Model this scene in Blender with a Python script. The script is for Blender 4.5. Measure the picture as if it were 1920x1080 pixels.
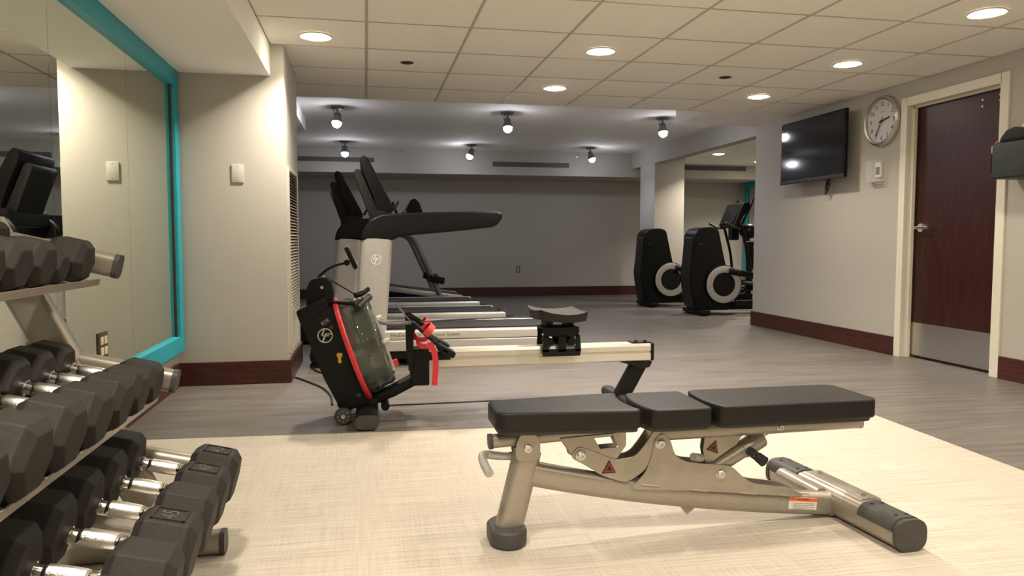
import bpy, bmesh, math, random
from mathutils import Vector, Matrix, Euler
random.seed(7)
for o in list(bpy.data.objects): bpy.data.objects.remove(o)
SC = bpy.context.scene
COL = SC.collection
PI = math.pi

# ------------------------------------------------------------------ camera, world, exposure
cd = bpy.data.cameras.new('camera'); cam = bpy.data.objects.new('camera', cd); COL.objects.link(cam)
cd.sensor_width = 36; cd.lens = 26.07; cd.clip_start = 0.05
yaw, pitch, roll = math.radians(11.116), math.radians(3.647), math.radians(0.034)
fw = Vector((math.sin(yaw)*math.cos(pitch), math.cos(yaw)*math.cos(pitch), -math.sin(pitch)))
rt = Vector((math.cos(yaw), -math.sin(yaw), 0)); up = rt.cross(fw)
rt2 = math.cos(roll)*rt + math.sin(roll)*up; up2 = -math.sin(roll)*rt + math.cos(roll)*up
M = Matrix((rt2, up2, -fw)).transposed().to_4x4(); M.translation = (0, 0, 0.94)
cam.matrix_world = M
SC.camera = cam
w = bpy.data.worlds.new('world'); SC.world = w; w.use_nodes = True
w.node_tree.nodes['Background'].inputs[0].default_value = (0.9, 0.85, 0.75, 1)
w.node_tree.nodes['Background'].inputs[1].default_value = 0.05
SC.view_settings.view_transform = 'Standard'; SC.view_settings.look = 'None'
SC.view_settings.exposure = 0.36; SC.view_settings.gamma = 1; SC.view_settings.use_curve_mapping = False
DOWN_W = 22.0       # watts of one recessed downlight
SPOT_W = 10.0        # watts of one ceiling spot
WARM = (1.0, 0.885, 0.745); COOL = (0.80, 0.81, 1.0)

# ------------------------------------------------------------------ materials
MATS = {}
def mat(name, col, rough=0.5, metal=0.0, var=0.08, scale=30, bump=0.0, stretch=(1,1,1), spec=0.5, trans=0.0, emit=0.0, alpha=1.0, coat=0.0, ior=1.45):
    m = bpy.data.materials.new(name); m.use_nodes = True
    nt = m.node_tree; b = nt.nodes['Principled BSDF']
    tc = nt.nodes.new('ShaderNodeTexCoord'); mp = nt.nodes.new('ShaderNodeMapping'); mp.inputs['Scale'].default_value = stretch
    nz = nt.nodes.new('ShaderNodeTexNoise'); nz.inputs['Scale'].default_value = scale; nz.inputs['Detail'].default_value = 4
    rp = nt.nodes.new('ShaderNodeValToRGB')
    rp.color_ramp.elements[0].position = 0.3; rp.color_ramp.elements[1].position = 0.7
    rp.color_ramp.elements[0].color = tuple(c*(1-var) for c in col)+(1,); rp.color_ramp.elements[1].color = tuple(min(1, c*(1+var)) for c in col)+(1,)
    nt.links.new(tc.outputs['Object'], mp.inputs[0]); nt.links.new(mp.outputs[0], nz.inputs['Vector'])
    nt.links.new(nz.outputs[0], rp.inputs[0]); nt.links.new(rp.outputs[0], b.inputs['Base Color'])
    b.inputs['Roughness'].default_value = rough; b.inputs['Metallic'].default_value = metal
    b.inputs['Specular IOR Level'].default_value = spec; b.inputs['IOR'].default_value = ior
    b.inputs['Transmission Weight'].default_value = trans; b.inputs['Alpha'].default_value = alpha
    b.inputs['Coat Weight'].default_value = coat
    if emit:
        b.inputs['Emission Color'].default_value = col+(1,); b.inputs['Emission Strength'].default_value = emit
    if bump:
        bp = nt.nodes.new('ShaderNodeBump'); bp.inputs['Strength'].default_value = bump; bp.inputs['Distance'].default_value = 0.002
        nt.links.new(nz.outputs[0], bp.inputs['Height']); nt.links.new(bp.outputs[0], b.inputs['Normal'])
    MATS[name] = m
    return m
mat('wall', (0.43, 0.405, 0.36), 0.85, var=0.02, scale=90, bump=0.12)
mat('tile', (0.90, 0.865, 0.79), 0.9, var=0.035, scale=160, bump=0.25)
mat('gypsum', (0.86, 0.84, 0.79), 0.85, var=0.015, scale=60)
mat('grid_steel', (0.52, 0.47, 0.38), 0.45, 0.0)
mat('teal', (0.012, 0.31, 0.39), 0.45, var=0.04)
mat('mirror', (0.80, 0.84, 0.76), 0.0, 1.0, var=0.0)
mat('seam', (0.05, 0.035, 0.02), 0.6)
mat('brown_edge', (0.045, 0.022, 0.014), 0.5)
mat('mahogany', (0.034, 0.0068, 0.0052), 0.36, var=0.35, scale=6, stretch=(6, 6, 0.7))
mat('baseboard', (0.058, 0.0155, 0.011), 0.35, var=0.35, scale=8, stretch=(0.7, 0.7, 8))
mat('plate', (0.50, 0.475, 0.42), 0.5, var=0.02)
mat('cream', (0.70, 0.665, 0.56), 0.5, var=0.02)
mat('stainless', (0.62, 0.60, 0.57), 0.28, 1.0, var=0.06, scale=60, stretch=(1, 8, 1))
mat('chrome', (0.82, 0.80, 0.77), 0.14, 1.0, var=0.02)
mat('knurl', (0.80, 0.78, 0.74), 0.3, 1.0, var=0.1, scale=400, bump=0.5)
mat('champagne', (0.36, 0.325, 0.275), 0.34, 0.55, var=0.04, scale=40)
mat('silver', (0.52, 0.50, 0.47), 0.35, 0.5, var=0.03)
mat('alu', (0.66, 0.63, 0.56), 0.32, 0.55, var=0.03, stretch=(0.3, 6, 6))
mat('grey_tube', (0.17, 0.17, 0.18), 0.4, 0.4)
mat('vinyl', (0.013, 0.012, 0.011), 0.45, spec=0.3, var=0.1, scale=220, bump=0.12)
mat('pad_shell', (0.035, 0.033, 0.031), 0.55)
mat('rubber', (0.021, 0.0185, 0.016), 0.66, spec=0.35, var=0.18, scale=120, bump=0.15)
mat('black_plastic', (0.006, 0.0057, 0.0057), 0.42, spec=0.22)
mat('satin_black', (0.008, 0.0073, 0.007), 0.5, spec=0.25)
mat('belt', (0.014, 0.0125, 0.0118), 0.8, var=0.2, scale=300)
mat('grey_plastic', (0.060, 0.058, 0.055), 0.5, spec=0.35)
mat('dark_grey', (0.022, 0.0215, 0.021), 0.5, spec=0.3)
mat('screen', (0.006, 0.006, 0.008), 0.08, var=0.02, coat=0.3)
mat('red', (0.62, 0.035, 0.045), 0.5)
mat('orange', (0.75, 0.13, 0.035), 0.5)
mat('yellow', (0.75, 0.42, 0.06), 0.5)
mat('warn_red', (0.23, 0.045, 0.028), 0.5)
mat('white', (0.75, 0.73, 0.68), 0.5, var=0.02)
mat('print_white', (0.66, 0.64, 0.6), 0.5, var=0.02)
mat('print_grey', (0.2, 0.2, 0.2), 0.5, var=0.02)
mat('ink', (0.012, 0.012, 0.012), 0.5, var=0.02)
mat('dial', (0.55, 0.55, 0.56), 0.5, var=0.02)
mat('ivory', (0.68, 0.60, 0.42), 0.45, var=0.02)
mat('bronze_plate', (0.10, 0.075, 0.045), 0.35, 0.5)
mat('vent_dark', (0.035, 0.034, 0.036), 0.7)
mat('vent_slat', (0.42, 0.39, 0.33), 0.5)
mat('vent_grey', (0.11, 0.11, 0.115), 0.6)
mat('tank', (0.48, 0.54, 0.47), 0.02, trans=0.92, ior=1.45, var=0.05)
mat('water', (0.045, 0.06, 0.045), 0.12, trans=0.25, ior=1.33, var=0.1, scale=10)
mat('clear', (0.8, 0.8, 0.78), 0.05, var=0.0, alpha=0.12)
mat('lens', (1.0, 0.90, 0.70), 0.4, emit=48.0, var=0.0)
mat('bulb', (0.88, 0.89, 1.0), 0.4, emit=105.0, var=0.0)
mat('mint_dark', (0.018, 0.022, 0.019), 0.5, var=0.3, scale=14)
mat('pink', (0.62, 0.22, 0.16), 0.5)
mat('navy', (0.012, 0.014, 0.03), 0.3)

def floor_mat():
    m = bpy.data.materials.new('plank_floor'); m.use_nodes = True; nt = m.node_tree; b = nt.nodes['Principled BSDF']; L = nt.links.new; N = nt.nodes.new
    tc = N('ShaderNodeTexCoord')
    mp = N('ShaderNodeMapping'); mp.inputs['Scale'].default_value = (1.1, 14, 1); L(tc.outputs['Object'], mp.inputs[0])
    n1 = N('ShaderNodeTexNoise'); n1.inputs['Scale'].default_value = 1.6; n1.inputs['Detail'].default_value = 7; n1.inputs['Roughness'].default_value = 0.62; L(mp.outputs[0], n1.inputs['Vector'])
    br = N('ShaderNodeTexBrick'); br.inputs['Scale'].default_value = 1; br.inputs['Brick Width'].default_value = 1.22; br.inputs['Row Height'].default_value = 0.18
    br.inputs['Mortar Size'].default_value = 0.0012; br.inputs['Color1'].default_value = (0.35, 0.35, 0.35, 1); br.inputs['Color2'].default_value = (0.65, 0.65, 0.65, 1); br.inputs['Mortar'].default_value = (0.3, 0.3, 0.3, 1)
    L(tc.outputs['Object'], br.inputs['Vector'])
    mx = N('ShaderNodeMix'); mx.data_type = 'FLOAT'; mx.inputs[0].default_value = 0.22; L(n1.outputs[0], mx.inputs[2]); L(br.outputs[0], mx.inputs[3])
    rp = N('ShaderNodeValToRGB'); e = rp.color_ramp.elements; e[0].position = 0.32; e[0].color = (0.082, 0.072, 0.064, 1); e[1].position = 0.68; e[1].color = (0.175, 0.158, 0.140, 1)
    L(mx.outputs[0], rp.inputs[0]); L(rp.outputs[0], b.inputs['Base Color'])
    b.inputs['Roughness'].default_value = 0.42; b.inputs['Specular IOR Level'].default_value = 0.45
    bp = N('ShaderNodeBump'); bp.inputs['Strength'].default_value = 0.12; bp.inputs['Distance'].default_value = 0.002; L(n1.outputs[0], bp.inputs['Height']); L(bp.outputs[0], b.inputs['Normal'])
    MATS['plank_floor'] = m
floor_mat()
def mat_mat():
    m = bpy.data.materials.new('woven_vinyl'); m.use_nodes = True; nt = m.node_tree; b = nt.nodes['Principled BSDF']; L = nt.links.new; N = nt.nodes.new
    tc = N('ShaderNodeTexCoord')
    outs = []
    for sc in ((2.5, 150, 1), (150, 4, 1)):
        mp = N('ShaderNodeMapping'); mp.inputs['Scale'].default_value = sc; L(tc.outputs['Object'], mp.inputs[0])
        n = N('ShaderNodeTexNoise'); n.inputs['Scale'].default_value = 1.0; n.inputs['Detail'].default_value = 3; n.inputs['Roughness'].default_value = 0.6; L(mp.outputs[0], n.inputs['Vector']); outs.append(n)
    mx = N('ShaderNodeMix'); mx.data_type = 'FLOAT'; mx.inputs[0].default_value = 0.33; L(outs[0].outputs[0], mx.inputs[2]); L(outs[1].outputs[0], mx.inputs[3])
    rp = N('ShaderNodeValToRGB'); e = rp.color_ramp.elements; e[0].position = 0.33; e[0].color = (0.33, 0.285, 0.23, 1); e[1].position = 0.58; e[1].color = (0.50, 0.45, 0.375, 1)
    L(mx.outputs[0], rp.inputs[0]); L(rp.outputs[0], b.inputs['Base Color']); b.inputs['Roughness'].default_value = 0.55
    bp = N('ShaderNodeBump'); bp.inputs['Strength'].default_value = 0.2; bp.inputs['Distance'].default_value = 0.001; L(mx.outputs[0], bp.inputs['Height']); L(bp.outputs[0], b.inputs['Normal'])
    MATS['woven_vinyl'] = m
mat_mat()

# ------------------------------------------------------------------ geometry helpers
def rr(wd, ht, r, n=3):
    pts = []
    for cx, cy, a0 in ((wd/2-r, ht/2-r, 0), (-wd/2+r, ht/2-r, 90), (-wd/2+r, -ht/2+r, 180), (wd/2-r, -ht/2+r, 270)):
        for i in range(n+1):
            a = math.radians(a0+90*i/n); pts.append((cx+r*math.cos(a), cy+r*math.sin(a)))
    return pts
def circ(r, n=12, ry=None):
    ry = r if ry is None else ry
    return [(r*math.cos(2*PI*i/n), ry*math.sin(2*PI*i/n)) for i in range(n)]
def spline(pts, n=5):
    P = [Vector(p) for p in pts]; out = []
    for i in range(len(P)-1):
        p0 = P[max(i-1, 0)]; p1 = P[i]; p2 = P[i+1]; p3 = P[min(i+2, len(P)-1)]
        for k in range(n):
            t = k/n
            out.append(0.5*((2*p1)+(p2-p0)*t+(2*p0-5*p1+4*p2-p3)*t*t+(3*p1-p0-3*p2+p3)*t**3))
    out.append(P[-1]); return out
class B:
    def __init__(s): s.bm = bmesh.new()
    def _merge(s, t, bev=0, seg=2, mx=None):
        bmesh.ops.recalc_face_normals(t, faces=t.faces)
        if bev: bmesh.ops.bevel(t, geom=[e for e in t.edges if len(e.link_faces) == 2 and e.calc_face_angle(0) > 0.35], offset=bev, segments=seg, profile=0.6, affect='EDGES', clamp_overlap=True)
        if mx is not None: t.transform(mx)
        me = bpy.data.meshes.new('tmp'); t.to_mesh(me); t.free(); s.bm.from_mesh(me); bpy.data.meshes.remove(me); return s
    def box(s, c, d, rot=None, bev=0, seg=2):
        t = bmesh.new(); bmesh.ops.create_cube(t, size=1); t.transform(Matrix.Diagonal((d[0], d[1], d[2], 1)))
        m = Matrix.Translation(c)
        if rot is not None: m = m @ Euler(rot).to_matrix().to_4x4()
        return s._merge(t, bev, seg, m)
    def span(s, x0, x1, y0, y1, z0, z1, bev=0, seg=2): return s.box(((x0+x1)/2, (y0+y1)/2, (z0+z1)/2), (x1-x0, y1-y0, z1-z0), None, bev, seg)
    def prism(s, ax, pts, lo, hi, bev=0, seg=2, mx=None):
        t = bmesh.new()
        def P(a, b, h): return {'y': (a, h, b), 'x': (h, a, b), 'z': (a, b, h)}[ax]
        v0 = [t.verts.new(P(a, b, lo)) for a, b in pts]; v1 = [t.verts.new(P(a, b, hi)) for a, b in pts]
        t.faces.new(v0); t.faces.new(v1[::-1]); n = len(pts)
        for i in range(n): t.faces.new((v0[i], v0[(i+1) % n], v1[(i+1) % n], v1[i]))
        return s._merge(t, bev, seg, mx)
    def cyl(s, p0, p1, r0, r1=None, n=16):
        r1 = r0 if r1 is None else r1; p0 = Vector(p0); p1 = Vector(p1); d = p1-p0
        t = bmesh.new(); bmesh.ops.create_cone(t, cap_ends=True, segments=n, radius1=r0, radius2=r1, depth=d.length)
        return s._merge(t, 0, 1, Matrix.Translation((p0+p1)/2) @ d.to_track_quat('Z', 'Y').to_matrix().to_4x4())
    def sweep(s, pts, sec, upv=(0, 0, 1), scales=None, bev=0):
        P = [Vector(p) for p in pts]; t = bmesh.new(); rings = []; U = Vector(upv)
        for i, p in enumerate(P):
            d = (P[min(i+1, len(P)-1)]-P[max(i-1, 0)]).normalized(); sd = d.cross(U)
            if sd.length < 1e-4: sd = d.cross(Vector((0, 1, 0.01)))
            sd.normalize(); u = sd.cross(d); k = scales[i] if scales else 1
            rings.append([t.verts.new(p+(sd*a+u*b)*k) for a, b in sec])
        n = len(sec)
        for i in range(len(P)-1):
            for j in range(n): t.faces.new((rings[i][j], rings[i][(j+1) % n], rings[i+1][(j+1) % n], rings[i+1][j]))
        t.faces.new(rings[0]); t.faces.new(rings[-1][::-1])
        return s._merge(t)
    def lathe(s, prof, o=(0, 0, 0), d=(0, 0, 1), n=24, ring=False):
        t = bmesh.new(); rings = []
        for r, h in prof:
            rings.append([t.verts.new((max(r, 1e-4)*math.cos(2*PI*i/n), max(r, 1e-4)*math.sin(2*PI*i/n), h)) for i in range(n)])
        for a, b in zip(rings, rings[1:]):
            for i in range(n): t.faces.new((a[i], a[(i+1) % n], b[(i+1) % n], b[i]))
        if ring:
            for i in range(n): t.faces.new((rings[-1][i], rings[-1][(i+1) % n], rings[0][(i+1) % n], rings[0][i]))
        else:
            t.faces.new(rings[0]); t.faces.new(rings[-1][::-1])
        return s._merge(t, 0, 1, Matrix.Translation(o) @ Vector(d).to_track_quat('Z', 'Y').to_matrix().to_4x4())
    def ball(s, c, r, sc=(1, 1, 1), n=16):
        t = bmesh.new(); bmesh.ops.create_uvsphere(t, u_segments=n, v_segments=n//2, radius=r)
        return s._merge(t, 0, 1, Matrix.Translation(c) @ Matrix.Diagonal((sc[0], sc[1], sc[2], 1)))
    def build(s, name, m, parent=None, smooth=35, mx=None):
        if mx is not None: s.bm.transform(mx)
        me = bpy.data.meshes.new(name); s.bm.to_mesh(me); s.bm.free()
        me.materials.append(MATS[m])
        if smooth:
            me.polygons.foreach_set('use_smooth', [True]*len(me.polygons)); me.set_sharp_from_angle(angle=math.radians(smooth))
        o = bpy.data.objects.new(name, me); COL.objects.link(o)
        if parent: o.parent = parent
        return o
def text_obj(name, s, size, m, parent, mx, depth=0.0006, align='CENTER'):
    c = bpy.data.curves.new('txt', 'FONT'); c.body = s; c.size = size; c.extrude = depth; c.align_x = align; c.align_y = 'CENTER'; c.resolution_u = 2
    o = bpy.data.objects.new('txt', c); COL.objects.link(o)
    me = bpy.data.meshes.new_from_object(o.evaluated_get(bpy.context.evaluated_depsgraph_get()))
    bpy.data.objects.remove(o); bpy.data.curves.remove(c)
    me.transform(mx); me.materials.clear(); me.materials.append(MATS[m]); me.name = name
    r = bpy.data.objects.new(name, me); COL.objects.link(r); r.parent = parent
    return r
def frame_mx(o, xdir, ydir):
    x = Vector(xdir).normalized(); y = Vector(ydir).normalized(); z = x.cross(y)
    m = Matrix((x, y, z)).transposed().to_4x4(); m.translation = o; return m
def tag(o, label, cat, group=None):
    o['label'] = label; o['category'] = cat
    if group: o['group'] = group
    return o
def thing(name, label, cat, loc=(0, 0, 0), rotz=0, group=None):
    o = bpy.data.objects.new(name, None); COL.objects.link(o); o.location = loc; o.rotation_euler = (0, 0, rotz); o.empty_display_size = 0.1
    return tag(o, label, cat, group)
def struct(o): o['kind'] = 'structure'; return o
def dup(root, loc, label, rotz=0):
    def cp(o, par):
        c = o.copy(); COL.objects.link(c); c.parent = par
        for ch in list(o.children): cp(ch, c)
        return c
    r = cp(root, None); r.location = loc; r.rotation_euler = (0, 0, rotz); r['label'] = label
    return r
def lf_logo(name, parent, c, r, m, sx=1, tilt=0):
    """round emblem: a ring with a slanted L and F inside, on a face looking toward -y"""
    b = B(); n = 32; y0, y1 = -0.0012, 0.0005
    for i in range(n):
        a0, a1 = 2*PI*i/n, 2*PI*(i+1)/n
        b.prism('y', [(r*math.cos(a0), r*math.sin(a0)), (r*math.cos(a1), r*math.sin(a1)), (.86*r*math.cos(a1), .86*r*math.sin(a1)), (.86*r*math.cos(a0), .86*r*math.sin(a0))], y0, y1)
    def q(pts): b.prism('y', [(x*r, z*r) for x, z in pts], y0, y1)
    q([(-.22, .80), (-.02, .84), (-.38, -.10), (-.58, -.10)])          # stem of the L
    q([(-.58, -.10), (.02, -.10), (.06, .06), (-.52, .06)])            # foot of the L
    q([(.02, .30), (.24, .30), (-.22, -.82), (-.42, -.76)])            # stem of the F
    q([(.10, .16), (.24, .30), (.84, .30), (.80, .16)])                # top bar of the F
    q([(-.02, -.10), (.06, .03), (.56, .03), (.50, -.10)])             # middle bar of the F
    return b.build(name, m, parent, 0, Matrix.Translation(c) @ Euler((0, tilt, 0)).to_matrix().to_4x4() @ Matrix.Diagonal((sx, 1, 1, 1)))

# ------------------------------------------------------------------ room shell
XL, XR, YB, YF, ZC, ZH = -1.20, 4.25, -3.0, 12.35, 2.20, 2.35
XS = 6.65
struct(B().span(XL-.1, XS+.2, YB-.1, YF+.1, -0.08, 0).build('floor', 'plank_floor', None, 0))
# walls
struct(B().span(XL-.12, XL, YB, YF, 0, ZH+.1).build('wall_left', 'wall', None, 0))
struct(B().span(XL-.12, XS+.12, YF, YF+.12, 0, ZH+.1).build('wall_far', 'wall', None, 0))
struct(B().span(XL-.12, XR+.15, YB-.12, YB, 0, ZH+.1).build('wall_back', 'wall', None, 0))
DY0, DY1, DZ = 4.36, 5.27, 2.02
b = B(); b.span(XR, XR+.15, YB, DY0, 0, ZH); b.span(XR, XR+.15, DY1, 7.62, 0, ZH); b.span(XR, XR+.15, DY0, DY1, DZ, ZH)
struct(b.build('wall_right', 'wall', None, 0))
struct(B().span(XR+.15, XS+.12, 7.47, 7.62, 0, ZH).build('wall_side_room_near', 'wall', None, 0))
struct(B().span(XS, XS+.12, 7.62, YF, 0, ZH).build('wall_side_room_right', 'wall', None, 0))
struct(B().span(XL, -.51, 5.07, 5.97, 0, ZH).build('wall_pier_left', 'wall', None, 0))
struct(B().span(XR, 4.72, 10.55, 11.15, 0, 2.10).span(XR+.15, 4.72, 10.55, 11.15, 2.10, ZC).build('wall_pier_right', 'wall', None, 0))
struct(B().span(XR, XR+.15, 7.62, 11.54, 2.10, ZH).build('wall_header_right', 'wall', None, 0))
struct(B().span(XL, XS, 11.54, YF, 1.97, ZH).build('wall_soffit_far', 'wall', None, 0))
# ceilings
struct(B().span(XL, XR+.1, 6.80, YF, ZH, ZH+.1).build('ceiling_far', 'gypsum', None, 0))
struct(B().span(XL, -.595, YB, 5.07, 2.0, ZH).build('ceiling_soffit_left', 'gypsum', None, 0))
struct(B().span(3.30, XR, 6.80, 7.62, ZC, ZH).build('ceiling_soffit_right', 'gypsum', None, 0))
struct(B().span(XL, -.67, 5.97, 8.95, ZC, ZH).build('ceiling_soffit_pier', 'gypsum', None, 0))
struct(B().span(XR+.15, XS, 7.62, 11.54, ZC, ZH).build('ceiling_side_room', 'tile', None, 0))
ceil = struct(B().span(-.595, XR, YB, 6.80, ZC+.02, ZH).build('ceiling', 'tile', None, 0))
gx = [max(-.593, .017+.61*k) for k in range(-1, 8)]; gx[-1] = XR
gy = [6.80]+[6.28-.61*k for k in range(16)]
tile_me = {}
for i in range(len(gx)-1):
    for j in range(len(gy)-1):
        x0, x1, y1, y0 = gx[i], gx[i+1], gy[j], gy[j+1]
        key = (round(x1-x0, 2), round(y1-y0, 2))
        if key not in tile_me:
            o = B().box((0, 0, 0), (x1-x0-.007, y1-y0-.007, .018), None, .0025, 1).build('ceiling_tile', 'tile', ceil, 0); tile_me[key] = o.data
        else:
            o = bpy.data.objects.new('ceiling_tile', tile_me[key]); COL.objects.link(o); o.parent = ceil
        o.location = ((x0+x1)/2, (y0+y1)/2, ZC+.011)
for x in gx[1:-1]: B().span(x-.008, x+.008, gy[-1], 6.80, ZC-.002, ZC+.002).build('grid_bar', 'grid_steel', ceil, 0)
for y in gy[1:-1]: B().span(-.593, XR, y-.005, y+.005, ZC-.001, ZC+.002).build('grid_bar', 'grid_steel', ceil, 0)
B().span(-.593, 3.3, 6.785, 6.812, ZC-.004, ZC+.15).build('edge_trim', 'cream', ceil, 0)
# baseboards
def base(name, *a): struct(B().span(*a, bev=.004).build(name, 'baseboard', None, 0))
base('baseboard_right', XR-.016, XR, 5.327, 7.62, 0, .155)
base('baseboard_right_near', XR-.016, XR, YB, 4.298, 0, .155)
base('baseboard_right_end', XR-.016, XR+.15, 7.62, 7.636, 0, .155)
base('baseboard_far', XL, XS, YF-.016, YF, 0, .155)
base('baseboard_pier_left', XL, -.494, 5.054, 5.07, 0, .152)
base('baseboard_pier_left_side', -.51, -.494, 5.07, 5.97, 0, .152)
base('baseboard_left', XL, XL+.016, YB, 5.054, 0, .152)
base('baseboard_pier_right', XR-.016, 4.736, 10.534, 10.55, 0, .155)
base('baseboard_pier_right_side', XR-.016, XR, 10.55, 11.166, 0, .155)
base('baseboard_pier_right_back', XR, 4.72, 11.15, 11.166, 0, .155)
# door in the right wall
fr = struct(B().span(XR-.016, XR+.02, 4.30, DY0+.012, 0, 2.078, bev=.004).span(XR-.016, XR+.02, DY1-.012, 5.325, 0, 2.078, bev=.004).span(XR-.016, XR+.02, DY0, DY1, DZ-.012, 2.078, bev=.004).build('trim_1', 'cream', None, 0))
B().span(XR+.02, XR+.15, DY0, DY0+.012, 0, DZ).span(XR+.02, XR+.15, DY1-.012, DY1, 0, DZ).span(XR+.02, XR+.15, DY0, DY1, DZ-.012, DZ).build('jamb', 'cream', fr, 0)
B().span(XR+.045, XR+.07, DY1-.026, DY1-.012, 0, DZ-.012).span(XR+.045, XR+.07, DY0+.012, DY1-.012, DZ-.026, DZ-.012).build('stop', 'cream', fr, 0)
door = struct(B().span(XR+.085, XR+.13, DY0+.014, DY1-.014, .012, DZ-.014).build('door_1', 'mahogany', None, 0))
B().span(XR+.0825, XR+.085, DY0+.03, DY1-.02, .022, .285).build('kick_plate', 'stainless', door, 0)
b = B(); b.cyl((XR+.085, 5.175, 1.045), (XR+.073, 5.175, 1.045), .034, n=20); b.cyl((XR+.073, 5.175, 1.045), (XR+.035, 5.175, 1.045), .012)
h = b.build('handle_rose', 'chrome', door)
B().sweep(spline([(XR+.035, 5.19, 1.045), (XR+.032, 5.14, 1.047), (XR+.036, 5.05, 1.043)], 4), rr(.012, .022, .005), (0, 0, 1)).build('lever', 'chrome', h)
for y, z in ((4.62, 1.945), (4.47, 1.955), (4.62, 1.90), (4.47, 1.915)):
    B().cyl((XR+.085, y, z), (XR+.080, y, z), .009, n=10).build('through_bolt', 'chrome', door)

# mirrors
def mirror_wall(name, label, xw, sgn, y0, y1, z0, z1, seams, fw_, loc_label):
    t = thing(name, label, 'mirror', (xw, (y0+y1)/2, z0))
    t.location = (0, 0, 0)
    ys = [y0+fw_*.8]+seams+[y1-fw_]
    xa, xb = (xw, xw+sgn*.022)
    for a, c in zip(ys, ys[1:]):
        B().span(min(xa, xb), max(xa, xb), a+.0012, c-.0012, z0+fw_*.6, z1-fw_*.6).build('mirror_pane', 'mirror', t, 0)
    for s_ in seams: B().span(min(xa, xw+sgn*.0215), max(xa, xw+sgn*.0215), s_-.0012, s_+.0012, z0+fw_*.6, z1-fw_*.6).build('seam', 'seam', t, 0)
    x0_, x1_ = sorted((xw, xw+sgn*.050)); xi0, xi1 = sorted((xw+sgn*.0222, xw+sgn*.030))
    B().span(x0_, x1_, y0, y1, z0, z0+fw_, bev=.003).build('frame_rail', 'teal', t, 0)
    B().span(x0_, x1_, y0, y1, z1-fw_, z1, bev=.003).build('frame_rail', 'teal', t, 0)
    B().span(x0_, x1_, y1-fw_, y1, z0+fw_, z1-fw_, bev=.003).build('frame_stile', 'teal', t, 0)
    B().span(x0_, x1_, y0, y0+fw_, z0+fw_, z1-fw_, bev=.003).build('frame_stile', 'teal', t, 0)
    B().span(xi0, xi1, y1-fw_-.006, y1-fw_+.002, z0+fw_, z1-fw_).build('inner_edge', 'brown_edge', t, 0)
    return t
mirror_wall('wall_mirror', 'large teal-framed wall mirror behind the dumbbell rack', XL, 1, .35, 5.055, .235, 2.0, [1.29, 2.22, 3.158, 4.093], .10, '')
mirror_wall('wall_mirror', 'teal-framed mirror in the side room behind the ellipticals', XS, -1, 7.8, 12.20, .235, 1.96, [9.0, 10.1, 11.2], .10, '')

# floor mat
MA = math.radians(-3.3)
t = B().box((-2.6, -3.1, .002), (5.2, 6.2, .004)).build('exercise_mat', 'woven_vinyl', None, 0)
# clip the mat to the room on the left and back
bm = bmesh.new(); bm.from_mesh(t.data); bm.transform(Matrix.Translation((2.68, 3.49, 0)) @ Matrix.Rotation(MA, 4, 'Z'))
for co, no in (((XL+.02, 0, 0), (-1, 0, 0)), ((0, YB+.02, 0), (0, -1, 0))):
    g = bmesh.ops.bisect_plane(bm, geom=bm.verts[:]+bm.edges[:]+bm.faces[:], plane_co=co, plane_no=no, clear_outer=True)
    ed = [e for e in g['geom_cut'] if isinstance(e, bmesh.types.BMEdge)]
    bmesh.ops.holes_fill(bm, edges=bm.edges[:])
bm.to_mesh(t.data); bm.free()
tag(t, 'beige woven-look floor mat under the weight bench', 'mat')

# ------------------------------------------------------------------ ceiling fixtures
def light_obj(name, kind, energy, col, parent, loc, **kw):
    l = bpy.data.lights.new(name, kind); l.energy = energy; l.color = col
    for k, v in kw.items(): setattr(l, k, v)
    o = bpy.data.objects.new(name, l); COL.objects.link(o); o.parent = parent; o.location = loc
    return o
def downlight(x, y, label, watts=None, r=.082):
    watts = watts or DOWN_W*(.42 if x > 2 else 1.0)*((.90 if x < 0 else .42) if y < 3 else .98)
    t = thing('downlight', label, 'ceiling light', (x, y, ZC), 0, 'recessed downlights in the ceilings')
    B().lathe([(r, .0), (r+.018, .0), (r+.020, -.004), (r+.014, -.009), (r+.002, -.006), (r, -.001)], (0, 0, 0), (0, 0, 1), 32, True).build('trim_ring', 'cream', t)
    B().lathe([(r, -.001), (r, -.005), (r*.85, -.011), (r*.5, -.018), (.004, -.021)], (0, 0, 0), (0, 0, 1), 28).build('lens', 'lens', t)
    light_obj('lamp', 'AREA', watts, WARM, t, (0, 0, -.024), shape='DISK', size=2*r*.9, spread=math.radians(125))
    return t
names = {}
for x, xl in ((-.29, 'nearest the left pier'), (1.545, 'in the middle row'), (3.38, 'in the row along the door wall')):
    for y in ((4.81,) if x < 0 else (3.60, 4.81, 6.03)):
        yl = {3.60: 'third from the tile edge', 4.81: 'second from the tile edge', 6.03: 'next to the tile edge'}[y]
        downlight(x, y, 'round recessed downlight '+xl+('' if x < 0 else ', '+yl))
for x in (-.29, 1.545, 3.38):
    for k, y in enumerate((2.38, 1.16, -.06, -1.5)):
        if x < 0 and y > 2: continue
        downlight(x, y, 'round recessed downlight '+('over the dumbbell rack side' if x < 0 else 'in the middle row' if x < 2 else 'in the row along the door wall')+', '+['fourth', 'fifth', 'sixth', 'seventh'][k]+' from the tile edge')
downlight(5.02, 10.05, 'recessed downlight in the side room, in line with the right pier', 20, .075)
downlight(6.15, 10.9, 'recessed downlight in the side room near its mirror', 20, .075)
downlight(4.9, 8.6, 'recessed downlight in the side room over the nearer elliptical', 20, .075)
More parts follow.
